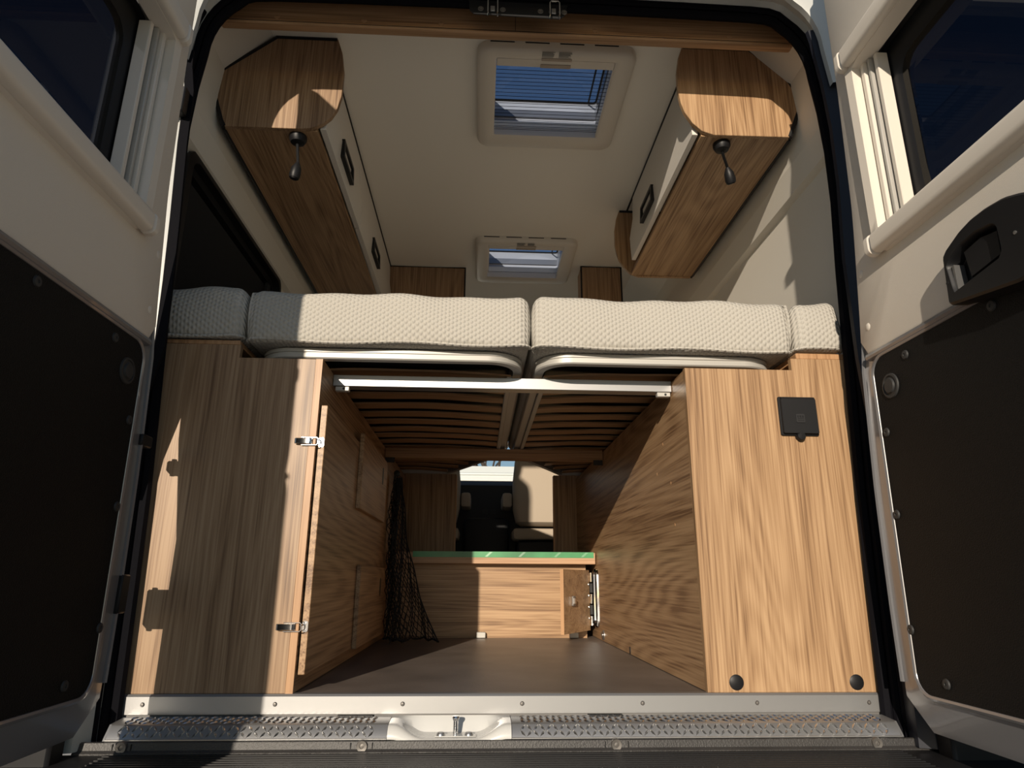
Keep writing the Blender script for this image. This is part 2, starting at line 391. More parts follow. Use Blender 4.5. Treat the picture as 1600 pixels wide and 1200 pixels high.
for x in (-.31, .19): # clips under the strip
    t = thing('sill_clip', (x, -.02, -.05), 'small dark metal clip under the aluminium strip %s of the lock' % ('left' if x < 0 else 'right'), 'clip')
    obj('pocket', B(x-.035, x+.035, -.022, -.005, -.046, -.036), BLACK, t)
    obj('tongue', B(x-.030, x+.026, -.03, -.020, -.0525, -.044, bev=.003), DARKST, t)
    obj('tab', B(x-.030, x-.014, -.032, -.022, -.047, -.041, bev=.002), STEEL, t)
def tread(x0, x1, label, side):
    t = thing('tread_plate', ((x0+x1)/2, -.06, -.055), label, 'tread plate')
    prof = [(-.016, -.0375), (-.065, -.0405), (-.0695, -.0430), (-.0815, -.0605), (-.084, -.0650), (-.078, -.0650), (-.066, -.0460), (-.016, -.0420)]
    # sloping end at the outer side
    obj('plate', MB().prism(prof, 'X', x0, x1), ALU, t)
    mb = MB()
    def lug(cx, u, tilt, face):
        L, W, Hh = .0085, .0026, .0022
        # frame of the face: e1 = X, e2 = down-slope direction, n = normal
        if face == 0: e2 = Vector((0, -.049, -.003)).normalized(); o0 = Vector((0, -.016, -.0375))
        else: e2 = Vector((0, -.012, -.0175)).normalized(); o0 = Vector((0, -.0695, -.0430))
        e1 = Vector((1, 0, 0)); nn = e1.cross(e2)
        if nn.y > 0 or (face == 0 and nn.z < 0): nn = -nn
        c = o0+e2*u+Vector((cx, 0, 0)); a = e1*math.cos(tilt)+e2*math.sin(tilt); q = e1*-math.sin(tilt)+e2*math.cos(tilt)
        mb.add([c-a*L, c+q*W, c+a*L, c-q*W, c+nn*Hh+a*L*.45, c+nn*Hh-a*L*.45], [(0, 5, 4, 1), (1, 4, 2), (2, 4, 3), (3, 4, 5, 0)] and [(0, 1, 5), (1, 4, 5), (1, 2, 4), (2, 3, 4), (3, 5, 4), (3, 0, 5)])
    n = int((x1-x0-.03)/.0125)
    for i in range(n):
        cx = x0+.015+(i+.5)*.0125
        for r in range(2): lug(cx, .0055+r*.0105, math.radians(50 if (i+r) % 2 else -50), 1)
        for r in range(4): lug(cx, .006+r*.012, math.radians(50 if (i+r) % 2 else -50), 0)
    k = obj('diamond_lugs', mb, LUG, t); k['kind'] = 'stuff'
    obj('rim', MB().tube([(x0, -.0835, -.0638), (x1, -.0835, -.0638)], .0016, 6), ALU, t)
    xe = x0 if side < 0 else x1
    obj('end_cap', MB().prism([(-.016, -.0375), (-.065, -.0405), (-.0815, -.0605), (-.084, -.065), (-.016, -.065)], 'X', xe-.002+side*.0025, xe+.002+side*.0025), ALU, t)
    return t
tread(-.752, -.238, 'shiny diamond tread plate left of the lock striker, partly in shade', -1)
tread(-.002, .757, 'shiny diamond tread plate right of the lock striker', 1)
# lock recess in the sill: painted dip
lr = thing('lock_recess', (-.12, -.07, -.1), 'pale grey painted dip in the sill holding the chrome lock striker', 'lock recess')
def dip(x):
    q = abs(x+.120)/.117
    return 0.0 if q >= 1 else (.5+.5*math.cos(math.pi*min(1, max(0, (q-.42)/.52))))*.030
X_ = [-.237+.234*i/36 for i in range(37)]
rows = []
for (y, z, k) in ((-.006, -.0375, .0), (-.014, -.0378, .30), (-.024, -.0385, .85), (-.045, -.0395, .90), (-.060, -.0405, .88), (-.068, -.0412, .80), (-.076, -.0440, .66), (-.083, -.0520, .50), (-.0865, -.0600, .44), (-.086, -.0645, .40), (-.078, -.0660, .40)):
    rows.append([(x, y, z-dip(x)*k) for x in X_])
obj('dip', MB().loft(rows, False), PAINTW, lr)
st = thing('lock_striker', (-.117, -.06, -.08), 'chrome lock striker post standing in the painted dip', 'lock striker')
obj('post', MB().tube([(-.110, -.050, -.0655), (-.110, -.050, -.034)], .0048, 12), CHROME, st)
obj('post_head', MB().lathe([(.0001, .004), (.006, .003), (.0075, 0), (.006, -.004), (.004, -.006)], (-.110, -.050, -.034), 'Z', 12), CHROME, st)
obj('base_plate', B(-.150, -.070, -.062, -.040, -.0660, -.0640, bev=.0008), PAINTW, st)
for x in (-.138, -.084): obj('bolt_head', MB().lathe([(.0001, .006), (.006, .0055), (.008, .003), (.0085, 0), (.0001, -.001)], (x, -.054, -.0640), 'Z', 12), STEEL, st)
# bumper step
bu = thing('rear_bumper', (0, -.2, -.3), 'black ribbed plastic step bumper below the tread plates', 'bumper')
obj('upper_face', MB().prism([(-.0865, -.0655), (-.091, -.0665), (-.0935, -.0785), (-.099, -.0825), (-.099, -.10), (-.0865, -.10)], 'X', -.80, .82), GREYB, bu)
obj('step_body', MB().prism([(-.099, -.0850), (-.30, -.092), (-.33, -.115), (-.34, -.30), (-.095, -.30), (-.095, -.0850)], 'X', -.95, .95), BLACK, bu)
for k in range(14):
    y = -.104-k*.013
    obj('grip_rib', MB().prism([(y, -.0835-(k*.013)*.03), (y-.006, -.0835-(k*.013)*.03), (y-.0065, -.0900-(k*.013)*.03), (y+.0005, -.0900-(k*.013)*.03)], 'X', -.74+.0*k, .74), BLACK, bu)
bl = MB().lathe([(.0001, -.0015), (.004, -.001), (.0045, -.003), (.0095, -.0035), (.0105, 0), (.0105, .004)], (0, 0, 0), 'Y', 16).mesh('bumper_bolt'); bl.materials.append(DARKB)
for x in (-.716, -.281, .195, .700):
    o = obj('bolt', None, None, bu, me=bl); o.location = Vector((x, -.0935, -.0735))
for x in (-.733, -.700, -.303, -.263, .173, .217): obj('seam', B(x, x+.0015, -.0945, -.091, -.081, -.068), BLACK, bu)
for s in (-1, 1): obj('corner_cover', B(min(s*.802, s*1.12), max(s*.802, s*1.12), -.165, -.1165, -.34, .012, bev=.006), BLACK, bu)
for s in (-1, 1): obj('end_block', B(min(s*.79, s*1.12), max(s*.79, s*1.12), -.46, -.115, -.34, -.088, bev=.015, seg=2), BLACK, bu)

# ================================================================== GARAGE FURNITURE
def notch(s, xi, xo, xn, zi, zo, z0=0.002): # front board outline with stepped top
    return [(s*xi, z0), (s*xo, z0), (s*xo, zo), (s*xn, zo), (s*xn, zi), (s*xi, zi)]
lc = thing('storage_cabinet', (-.62, .0, .0), 'wood veneer storage box beside the garage, crossed by the dark door shadow', 'cabinet')
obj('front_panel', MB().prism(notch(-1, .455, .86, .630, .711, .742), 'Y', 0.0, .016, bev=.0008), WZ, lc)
obj('partition', B(-.4548, -.440, 0.001, 1.815, .002, .711), WPART, lc)
obj('edge_band', B(-.4548, -.4398, -.0008, .0012, .002, .711), WEDGE, lc)
obj('top_board', B(-.86, -.633, .002, 1.815, .742, .754, bev=.002), WEDGE, lc)
obj('shelf_board', B(-.86, -.456, .02, 1.815, .695, .709), WY, lc)
ld = obj('side_door', B(-.437, -.4225, .012, 1.12, .035, .604, bev=.0012), WPART, lc)
for (y0, y1, z0, z1) in ((.44, .95, .415, .632), (.53, 1.04, .035, .262)):
    h = obj('side_hatch', B(-.4222, -.409, y0, y1, z0, z1, bev=.0015), WPART, lc)
    obj('finger_slot', MB().prism(rrect(y1-.115, y1-.085, z1-.095, z1-.035, .014), 'X', -.4091, -.4085), BLACK, h)
rc = thing('storage_cabinet', (.62, .0, .0), 'sunlit wood veneer storage box carrying the black socket cover', 'cabinet')
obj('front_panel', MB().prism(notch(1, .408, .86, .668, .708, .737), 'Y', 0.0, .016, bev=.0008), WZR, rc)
obj('partition', B(.409, .424, .0165, 1.815, .002, .706), WPART, rc)
obj('top_board', B(.6835, .86, .002, 1.815, .737, .752, bev=.002), WEDGE, rc)
obj('shelf_board', B(.425, .86, .02, 1.815, .690, .704), WY, rc)
pg = MB().lathe([(.0001, -.002), (.0125, -.0018), (.0155, 0), (.0155, .002)], (0, 0, 0), 'Y', 24).mesh('plug'); pg.materials.append(BLACK)
for x in (.470, .727):
    o = obj('round_plug', None, None, rc, me=pg); o.location = Vector((x, 0, .021))
cv = MB().lathe([(.0001, -.0008), (.004, -.0006), (.005, .001)], (0, 0, 0), 'X', 12).mesh('screw_cover'); cv.materials.append(WEDGE)
for (y, z) in ((.228, .568), (.176, .459), (.163, .355), (.30, .50)):
    o = obj('screw_cover', None, None, rc, me=cv); o.location = Vector((.409, y, z))
# chrome framed opening in the right partition, slot and ring
lo = rrect(1.262, 1.335, .050, .262, .022, 5)
hp = thing('pass_through', (.408, 1.29, .05), 'rounded dark opening with a bright chrome rim in the garage side panel', 'opening')
obj('rim', MB().loft([[(.4088, y, z) for y, z in inset(lo, -.006)], [(.402, y, z) for y, z in inset(lo, -.004)], [(.402, y, z) for y, z in inset(lo, .002)], [(.4088, y, z) for y, z in inset(lo, .004)]]), CHROME, hp)
obj('dark_inside', MB().prism(inset(lo, .002), 'X', .4070, .4086), BLACK, hp)
sl = obj('wall_slot', MB().prism(rrect(.722, .735, .002, .024, .006, 4), 'X', .4072, .4090), BLACK); tag(sl, 'small dark slot low in the right garage panel', 'slot')
rg = thing('tie_down', (.40, 1.18, .0), 'small metal lashing ring fixed low in the far garage corner', 'lashing ring')
obj('cup', MB().lathe([(.018, 0), (.018, -.003), (.014, -.004), (.010, -.002), (.0001, -.001)], (.4088, 1.175, .024), 'X', 18), STEEL, rg)
obj('ring', MB().tube([(.402, 1.175+.012*math.cos(a*math.pi/6), .024+.012*math.sin(a*math.pi/6)) for a in range(12)], .002, 6, closed=True), CHROME, rg)
# socket cover
sc = thing('socket_box', (.67, -.004, .546), 'square black plastic socket cover on the sunlit wood panel', 'socket cover')
obj('backplate', MB().prism(rrect(.623, .713, .547, .640, .004, 3), 'Y', -.005, .0, bev=.0012), BLACK, sc)
lid = obj('lid', MB().prism(rrect(.627, .710, .551, .634, .003, 3), 'Y', -.0125, -.0052, bev=.001), BLACK, sc)
em = obj('emblem', MB().prism(rrect(.658, .679, .576, .597, .003, 4), 'Y', -.0140, -.0126, bev=.0004), DASH, lid)
for k, (xa, xb, za, zb) in enumerate(((.661, .664, .588, .593), (.666, .670, .588, .593), (.672, .676, .588, .593), (.661, .676, .5845, .5858), (.661, .676, .580, .5815))):
    obj('emblem_mark', B(xa, xb, -.0146, -.0141, za, zb), BLACK, lid)
kb = obj('latch_knob', MB().lathe([(.0001, -.014), (.0085, -.013), (.0105, -.010), (.0105, .0)], (.667, -.0005, .545), 'Y', 20), BLACK, sc)
for k in range(4): obj('knob_rib', B(.6608+k*.0036, .6622+k*.0036, -.0156, -.0143, .539, .551), BLACK, kb)
obj('hinge', B(.628, .709, -.010, -.0054, .6342, .6385, bev=.001), BLACK, sc)
# toggle latches on the left panel
def latch(zc, label):
    t = thing('toggle_latch', (-.455, -.004, zc), label, 'latch')
    obj('base', B(-.470, -.446, -.003, -.0004, zc-.007, zc+.007, bev=.0006), CHROME, t)
    obj('lever', MB().prism([(-.484, -.0075), (-.480, -.0105), (-.452, -.0105), (-.446, -.0035), (-.470, -.0035), (-.481, -.0045)], 'Z', zc-.0062, zc+.0062, bev=.0007), CHROME, t)
    obj('bail', MB().tube([(-.470, -.005, zc+.0085), (-.4365, -.0055, zc+.0085), (-.4335, -.0055, zc+.0055), (-.4335, -.0055, zc-.0055), (-.4365, -.0055, zc-.0085), (-.470, -.005, zc-.0085)], .0012, 6), CHROME, t)
    hk = obj('hook_plate', MB().prism(rrect(-.4355, -.4235, zc-.0105, zc+.0115, .004, 4), 'Y', .0098, .0116), CHROME, t)
    obj('hook', MB().tube([(-.431, .0098, zc+.004), (-.433, -.004, zc+.004), (-.4352, -.0070, zc+.003)], .0018, 6), CHROME, t)
    for dz in (-.006, .007): obj('hook_screw', MB().lathe([(.0001, -.0008), (.0014, -.0006), (.0014, .0)], (-.4285, .0097, zc+dz), 'Y', 8), STEEL, hk)
latch(.517, 'upper chrome toggle latch on the left wood panel')
latch(.128, 'lower chrome toggle latch on the left wood panel')

# far end of the garage: step, riser, flap, brackets
stp = thing('step_box', (0, 1.33, 0), 'wooden step across the far end of the garage with green tape on its edge', 'step')
obj('riser', B(-.439, .372, 1.345, 1.358, .0, .30), WX, stp)
obj('tread_board', B(-.439, .405, 1.292, 1.815, .284, .330, bev=.002), WSTEP, stp)
gt = obj('green_tape', B(-.335, .398, 1.2900, 1.2918, .309, .3315), TAPE, stp, label='glossy green masking tape')
for x in (-.045, .09, .235, .345): obj('tape_crease', MB().add([(x, 1.2897, .312), (x+.02, 1.2897, .3305), (x+.032, 1.2888, .330), (x+.01, 1.2890, .311)], [(0, 1, 2, 3)]), TAPE, gt)
fl = thing('small_flap', (.33, 1.29, .03), 'small wooden flap standing open below the step, with a metal turn latch', 'flap')
mb = MB(); 
obj('flap_board', MB().prism([(.238, 1.110), (.249, 1.105), (.384, 1.333), (.373, 1.338)], 'Z', .030, .262), WX, fl)
obj('flap_edge', MB().prism([(.2372, 1.1085), (.2492, 1.1030), (.2498, 1.1045), (.2380, 1.1100)], 'Z', .030, .262), WEDGE, fl)
tl = obj('turn_latch', MB().prism([(.288, 1.168), (.294, 1.164), (.306, 1.185), (.300, 1.189)], 'Z', .128, .164, bev=.0015), STEEL, fl)
obj('latch_knob', MB().prism([(.292, 1.170), (.302, 1.163), (.306, 1.170), (.297, 1.177)], 'Z', .136, .156), CHROME, tl)
for k in range(5): obj('hinge_knuckle', MB().tube([(.391, 1.331, .048+k*.042), (.391, 1.331, .048+k*.042+(.036 if k % 2 == 0 else .036))], .0075, 10), CHROME if k % 2 == 0 else DARKST, fl)
for z in (.075, .118, .162, .205): obj('hinge_screw', MB().lathe([(.0001, -.002), (.0035, -.0015), (.0035, .001)], (.378, 1.3215, z), 'Y', 8), CHROME, fl)
bkm = B(-.018, .018, -.012, .012, 0, .022, bev=.002).mesh('bracket'); bkm.materials.append(ALUC)
for x in (-.055, .316):
    o = obj('floor_bracket', None, None, None, me=bkm); o.location = (x, 1.33, .001)
    tag(o, 'small pale metal bracket on the floor %s' % ('below the middle of the step riser' if x < 0 else 'under the open flap'), 'bracket')
# boards beyond the step, either side of the view into the cab
for (x0, x1, lab) in ((-.60, -.186, 'dark upright wood board left of the gap to the cab'), (.297, .60, 'dark upright wood board right of the gap to the cab')):
    t = thing('bench_panel', ((x0+x1)/2, 1.83, -.2), lab, 'panel')
    obj('board', B(x0, x1, 1.82, 1.838, -.25, .725, bev=.001), WZ, t)
    e = x1 if x0 < 0 else x0
    obj('edge_strip', B(e-.003, e+.003, 1.8195, 1.8385, -.25, .72), WEDGE, t)
# cargo net hung on the left partition
cn = thing('cargo_net', (-.33, 1.15, 0), 'black knotted cargo net hanging in a cone in the far garage corner', 'net')
def npt(u, v):   # u across 0..1, v down 0..1
    z = .60*(1-v)**1.0+.008
    xl = -.402-.012*math.sin(v*3)-(.0 if v < .8 else .02*(v-.8)*5*.6); wd_ = .02+.10*v**.9+.085*v**3.0
    fold = .045*math.sin(u*9.0+v*2.0)*(0.3+v)
    return Vector((xl+wd_*u+.004*math.sin(23*u+17*v), 1.16+fold-.03*v, max(.006, z+.006*math.sin(31*u+5*v))))
mb = MB(); NU, NV = 15, 34
def strand(a, b, r=.0018):
    d = (b-a)
    if d.length < 1e-5: return
    t = d.normalized(); u = t.orthogonal().normalized(); q = t.cross(u)
    v = []
    for p in (a, b):
        for k in range(3): v.append(p+(u*math.cos(k*2.0944)+q*math.sin(k*2.0944))*r)
    mb.add(v, [(0, 1, 4, 3), (1, 2, 5, 4), (2, 0, 3, 5)])
for j in range(NV):
    for i in range(NU+1):
        a = npt((i+.5*(j % 2))/(NU+.5), j/NV)
        for di in ((0, -1) if j % 2 == 0 else (0, 1)):
            k = i+di
            if 0 <= k <= NU: strand(a, npt((k+.5*((j+1) % 2))/(NU+.5), (j+1)/NV))
k = obj('netting', mb, NETM, cn); k['kind'] = 'stuff'
mb = MB(); NU2 = 10
for j in range(NV):     # bunched back layer
    for i in range(NU2+1):
        f = lambda i_, j_: npt((i_+.5*(j_ % 2))/(NU2+.5)*.5, j_/NV)+Vector((-.004+.004*math.sin(i_*3+j_), .05*math.sin(i_*1.9+j_*.4)-.02, 0))
        a = f(i, j)
        for di in ((0, -1) if j % 2 == 0 else (0, 1)):
            if 0 <= i+di <= NU2: strand(a, f(i+di, j+1), .0016)
k = obj('bunched_netting', mb, NETM, cn); k['kind'] = 'stuff'
obj('hem_cord', MB().tube([npt(i/20, 1.0)+Vector((0, -.004, .003)) for i in range(21)], .0032, 6), NETM, cn)
obj('side_cord', MB().tube([npt(1.0, i/20)+Vector((0, -.004, .0)) for i in range(21)], .0022, 6), NETM, cn)
obj('hook', MB().lathe([(.0001, -.006), (.012, -.004), (.012, .012)], (-.400, 1.16, .625), 'Y', 12), BLACK, cn)

# ================================================================== BED
def mattress(x0, x1, z0, z1, y1, label, rf=.030, cham=None, wob=0.0, seam=None):
    t = thing('mattress_section', ((x0+x1)/2, .8, z0), label, 'mattress')
    # plan outline, resampled, then stacked in rounded layers
    y0 = -.012; r = .028
    lp = [(x0+r, y0), (x1-r, y0)]
    def arc(cx, cy_, a0, n=6): return [(cx+r*math.cos(math.radians(a0+90*k/n)), cy_+r*math.sin(math.radians(a0+90*k/n))) for k in range(n+1)]
    front = [(x0+r+(x1-x0-2*r)*k/30, y0) for k in range(1, 30)]
    lp = arc(x0+r, y0+r, 180)+front+arc(x1-r, y0+r, 270)
    if cham == 'R': far = [(x1, 1.28), (x1-.23, y1), (x0, y1)]
    elif cham == 'L': far = [(x1, y1), (x0+.25, y1), (x0, 1.28)]
    else: far = [(x1, y1), (x0, y1)]
    lp = lp+[(x1, .3), (x1, .6), (x1, .9)]+far+[(x0, .9), (x0, .6), (x0, .3)]
    rings = []; Z = []
    for k in range(6): a = math.radians(-90+90*k/5*.9+0); Z.append((z0+.016+.016*math.sin(a), .016-.016*math.cos(a)))
    for k in range(1, 6): Z.append((z0+.016+(z1-z0-.016-rf)*k/6, -.003*math.sin(math.pi*k/6)))
    for k in range(7): a = math.radians(90*k/6); Z.append((z1-rf+rf*math.sin(a), rf-rf*math.cos(a)))
    for (z, d) in Z:
        L2 = inset(lp, d) if abs(d) > 1e-9 else lp
        top = max(0, (z-z0)/(z1-z0))
        rings.append([(x, y+wob*.006*math.sin(x*23+z*31)*math.sin(x*9), z+top*wob*(.004*math.sin(x*17+y*3)+.003*math.sin(x*41))) for x, y in L2])
    rings.append([((x-(x0+x1)/2)*.5+(x0+x1)/2, (y-.8)*.5+.8, z1+.002) for x, y in lp])
    obj('cover', MB().loft(rings, True, cap=True), FAB, t)
    # hem piping round the lower and the side seams
    hem = [(x, y+.004, z0+.004+.003*math.sin(x*19)) for x, y in lp if y < .25]
    obj('hem_piping', MB().tube(hem, .0042, 6), FAB, t)
    for sx in (seam or ()):
        xx = x0+.006 if sx < 0 else x1-.006
        obj('seam_piping', MB().tube([(xx, y0+.014, z0+.02), (xx, y0+.004, z0+.06), (xx, y0+.004, z1-.04), (xx, y0+.012, z1-.012), (xx, y0+.04, z1+.001), (xx, y0+.2, z1)], .0035, 6), FAB, t)
    return t
mattress(-.622, .0405, .7490, .882, 1.80, 'long cream woven mattress section, left of the middle joint, partly in shade', cham='R', wob=.6, seam=(-1,))
mattress(.0475, .676, .7480, .884, 1.80, 'long cream woven mattress section, right of the middle joint, fully sunlit', cham='L', wob=.6, seam=(1,))
mattress(-.845, -.6285, .758, .890, 1.80, 'short cream woven end cushion lying in full shade', rf=.036, wob=1.2)
mattress(.6825, .803, .757, .887, 1.80, 'short cream woven end cushion standing in full sun', rf=.03, wob=1.2)
def bed_base(x0, x1, s, label):
    """rounded aluminium frame with slats; s = side of the bevelled far inner corner."""
    t = thing('slatted_bed_base', ((x0+x1)/2, .9, .70), label, 'bed base')
    r = .085; y0 = .022; y1 = 1.795
    def arc(cx, cy_, a0, n=8): return [(cx+r*math.cos(math.radians(a0+90*k/n)), cy_+r*math.sin(math.radians(a0+90*k/n))) for k in range(n+1)]
    lp = arc(x0+r, y0+r, 180)+arc(x1-r, y0+r, 270)
    if s > 0: lp += [(x1, 1.26), (x1-.205, 1.70), (x1-.25, y1), (x0, y1)]
    else: lp += [(x1, y1), (x0+.26, y1), (x0+.215, 1.70), (x0, 1.26)]
    i1 = inset(lp, .022); im = inset(lp, .003)
    P = lambda L, z: [(x, y, z) for x, y in L]
    rings = [P(im, .7205), P(lp, .7235), P(lp, .7325), P(im, .7335), P(im, .736), P(lp, .737), P(lp, .7445), P(im, .747), P(i1, .747), P(i1, .7205)]
    obj('frame', MB().loft(rings, True, torus=True), ALUC, t)
    a0, a1 = x0+.026, x1-.026
    for k in range(16):
        y = .125+k*.1085; y += .004*math.sin(k*2.3)
        aa0, aa1 = a0, a1
        if y > 1.22:
            if s > 0: aa1 = x1-.045-(y+.06-1.26)*.466
            else: aa0 = x0+.045+(y+.06-1.26)*.489
        if y+.08 > 1.79: continue
        pts0 = []; n = 14; wv = random.uniform(.5, 1.5); ph = random.uniform(0, 6)
        rg = []
        for (dy, z) in ((0, .7165), (.058, .7165), (.058, .7215), (0, .7215)):
            rg.append([(aa0+(aa1-aa0)*i/n, y+dy+.004*wv*math.sin(ph+i*.9+dy*9), z+.010*math.sin(math.pi*i/n)) for i in range(n+1)])
        mb = MB().loft(rg, False, torus=True)
        m2 = n+1; mb.f.append((0, m2, 2*m2, 3*m2)); mb.f.append((n, m2+n, 2*m2+n, 3*m2+n))
        obj('slat', mb, WSLAT, t)
    for xe in (x0+.030, x1-.030): obj('slat_holder_rail', B(xe-.007, xe+.007, .13, 1.12, .7125, .7205, bev=.002), DARKST if False else ALUC, t)
    obj('underside_sheet', MB().prism(inset(lp, .03), 'Z', .7395, .742), BLACK, t)  # thin black sheet seen through the slat gaps
bed_base(-.606, .028, 1, 'slatted bed base with pale rounded frame under the left mattress')
bed_base(.060, .650, -1, 'slatted bed base with pale rounded frame under the right mattress')
cb = thing('cross_beam', (0, .05, .66), 'bright aluminium cross beam under the front of the bed frames', 'beam')
obj('beam', B(-.4395, .4085, .115, .150, .6805, .7095, bev=.0012), ALU, cb)
for s, x in ((-1, -.416), (1, .388)):
    bk = obj('beam_bracket', B(x-.017, x+.017, .116, .132, .6685, .6800, bev=.0015), ALUC, cb)
    obj('bracket_screw', MB().lathe([(.0001, -.001), (.003, -.0008), (.003, .0)], (x+.004, .1155, .674), 'Y', 10), DARKST, bk)
cb2 = thing('cross_beam', (0, 1.1, .66), 'dull brown cross beam under the middle of the bed slats', 'beam')
obj('beam', B(-.4385, .4075, 1.07, 1.11, .671, .711, bev=.001), WSLAT, cb2)
for s, x in ((-1, -.418), (1, .388)): obj('beam_bracket', B(x-.018, x+.018, 1.066, 1.0695, .652, .672, bev=.0008), DARKST, cb2)

# ================================================================== OVERHEAD CABINETS
def overhead(s, y0, y1, zb, label, prof, doors, far_panel):
    t = thing('overhead_cabinet', (s*.7, y0, zb), label, 'cabinet')
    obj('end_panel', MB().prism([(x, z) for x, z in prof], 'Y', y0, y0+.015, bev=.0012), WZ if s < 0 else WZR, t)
    # black gasket along the wall and ceiling side of the end panel
    gk = [p for p in prof if abs(p[0]) > .70 or p[1] > 1.80]
    gk = sorted(gk, key=lambda p: math.atan2(p[1]-1.66, abs(p[0])-.70))
    obj('gasket', MB().tube([(p[0]+s*.002, y0+.004, min(p[1]+.001, 1.815)) for p in gk], .0075, 8), BLACK, t)
    if far_panel:
        obj('far_end_panel', MB().prism([(x, z) for x, z in prof], 'Y', y1, y1+.015, bev=.0012), WZR, t)
        obj('far_gasket', MB().tube([(p[0]+s*.002, y1+.004, min(p[1]+.001, 1.815)) for p in gk], .0075, 8), BLACK, t)
    xi, xo = .572, .840
    bt = obj('bottom_panel', B(min(s*xi, s*xo), max(s*xi, s*xo), y0+.0155, y1-.0005, zb, zb+.015), WY, t)
    obj('wall_gasket', MB().tube([(s*(xo+.003), y0+.02, zb+.004), (s*(xo+.003), y1, zb+.004)], .007, 6), BLACK, t)
    obj('ceiling_gasket', MB().tube([(s*.566, y0+.02, 1.8155), (s*.566, y1, 1.8155)], .0042, 6), BLACK, t)
    for (d0, d1, hy0, hy1) in doors:
        # white lift-up front, leaning out slightly at the bottom
        xt, xb = .566, .549; zt, zb_ = 1.812, zb+.012
        tk = .017
        n = 8; lp = [(s*xt, zt), (s*(xt-.004), zt-.10), (s*(xb-.004), zb_+.10), (s*xb, zb_), (s*(xb+tk), zb_), (s*(xt+tk), zt)]
        d = obj('lift_front', MB().prism(lp, 'Y', d0, d1, bev=.0012), WHITE, t)
        # bar handle: dark rectangular frame
        zc0, zc1 = zb+.055, zb+.125
        def hx(z): return xb+(xt-xb)*(z-zb_)/(zt-zb_)-.004
        lo_, li = rrect(hy0, hy1, zc0, zc1, .006, 3), rrect(hy0+.013, hy1-.013, zc0+.013, zc1-.013, .002, 3)
        rings = [[(s*(hx(z)+.002), y, z) for y, z in lo_], [(s*(hx(z)-.014), y, z) for y, z in lo_], [(s*(hx(z)-.014), y, z) for y, z in li], [(s*(hx(z)+.002), y, z) for y, z in li]]
        obj('handle', MB().loft(rings, True), BLACK, d)
    return t
profL = [(-.716, 1.817), (-.534, 1.817), (-.518, 1.77), (-.507, 1.70), (-.507, 1.61), (-.516, 1.565), (-.532, 1.532), (-.556, 1.508), (-.585, 1.494), (-.622, 1.489), (-.836, 1.489), (-.846, 1.508), (-.874, 1.590), (-.866, 1.684)]
profR = [(.740, 1.817), (.531, 1.817), (.518, 1.78), (.508, 1.72), (.507, 1.65), (.512, 1.61), (.522, 1.575), (.544, 1.537), (.570, 1.511), (.606, 1.498), (.835, 1.500), (.845, 1.525), (.875, 1.598), (.870, 1.667), (.848, 1.715)]
overhead(-1, .205, 1.735, 1.492, 'long overhead locker in the shade with two white fronts', profL, ((.225, .802, .415, .585), (.808, 1.73, 1.07, 1.24)), False)
overhead(1, .175, 1.135, 1.503, 'overhead locker with a sunlit curved wood end and one white front', profR, ((.20, 1.02, .63, .80),), True)
# reading lamps on short goosenecks
def lamp(base, bend, tip, label):
    t = thing('reading_lamp', base, label, 'lamp')
    obj('base', MB().lathe([(.026, .0), (.026, -.010), (.020, -.022), (.009, -.026), (.0001, -.026)], base, 'Z', 20), BLACK, t)
    b0 = Vector(base)+Vector((0, 0, -.024)); bb = Vector(bend); tt = Vector(tip); d = (tt-bb).normalized()
    obj('gooseneck', MB().tube([b0, b0.lerp(bb, .35)+Vector((0, 0, -.004)), b0.lerp(bb, .7), bb], .0045, 8), BLACK, t)
    L_ = (tt-bb).length
    obj('head', MB().tube([bb, bb+d*L_*.12, bb+d*L_*.35, bb+d*L_*.8, tt], [.006, .009, .0145, .0165, .014], 14), BLACK, t)
    obj('light_lens', MB().tube([tt, tt+d*.002], .011, 14), DASH, t)
lamp((-.634, .245, 1.491), (-.632, .262, 1.412), (-.640, .266, 1.362), 'black gooseneck reading lamp below the shaded overhead locker')
lamp((.645, .222, 1.502), (.676, .268, 1.452), (.691, .285, 1.408), 'black gooseneck reading lamp below the sunlit overhead locker')
# tall cupboards at the far end above the bed
for (x0, x1, y0, z1, lab) in ((-.578, -.170, 1.745, 1.815, 'tall wood cupboard top beyond the bed, touching the ceiling on the left'), (.443, .655, 1.69, 1.815, 'narrow tall wood cupboard beyond the bed, beside the front roof hatch'), (.705, .864, 1.70, 1.60, 'dark wood panel below the far end of the sunlit overhead locker')):
    t = thing('tall_cupboard', ((x0+x1)/2, y0, .9), lab, 'cupboard')
    obj('front', B(x0, x1, y0, y0+.016, .90, z1, bev=.001), WZ, t)
    obj('side', B(x0, x0+.016, y0+.0165, y0+.12, .90, z1), WEDGE if x0 < .7 else WHITE, t)
    if z1 > 1.7: obj('gasket', MB().tube([(x0, y0-.002, 1.10), (x0, y0-.002, z1), (x1, y0-.002, z1), (x1, y0-.002, 1.10)], .0045, 6), BLACK, t)
    else: obj('light_edge', B(x0-.010, x0-.001, y0-.002, y0+.02, .90, z1), PLAST, t)
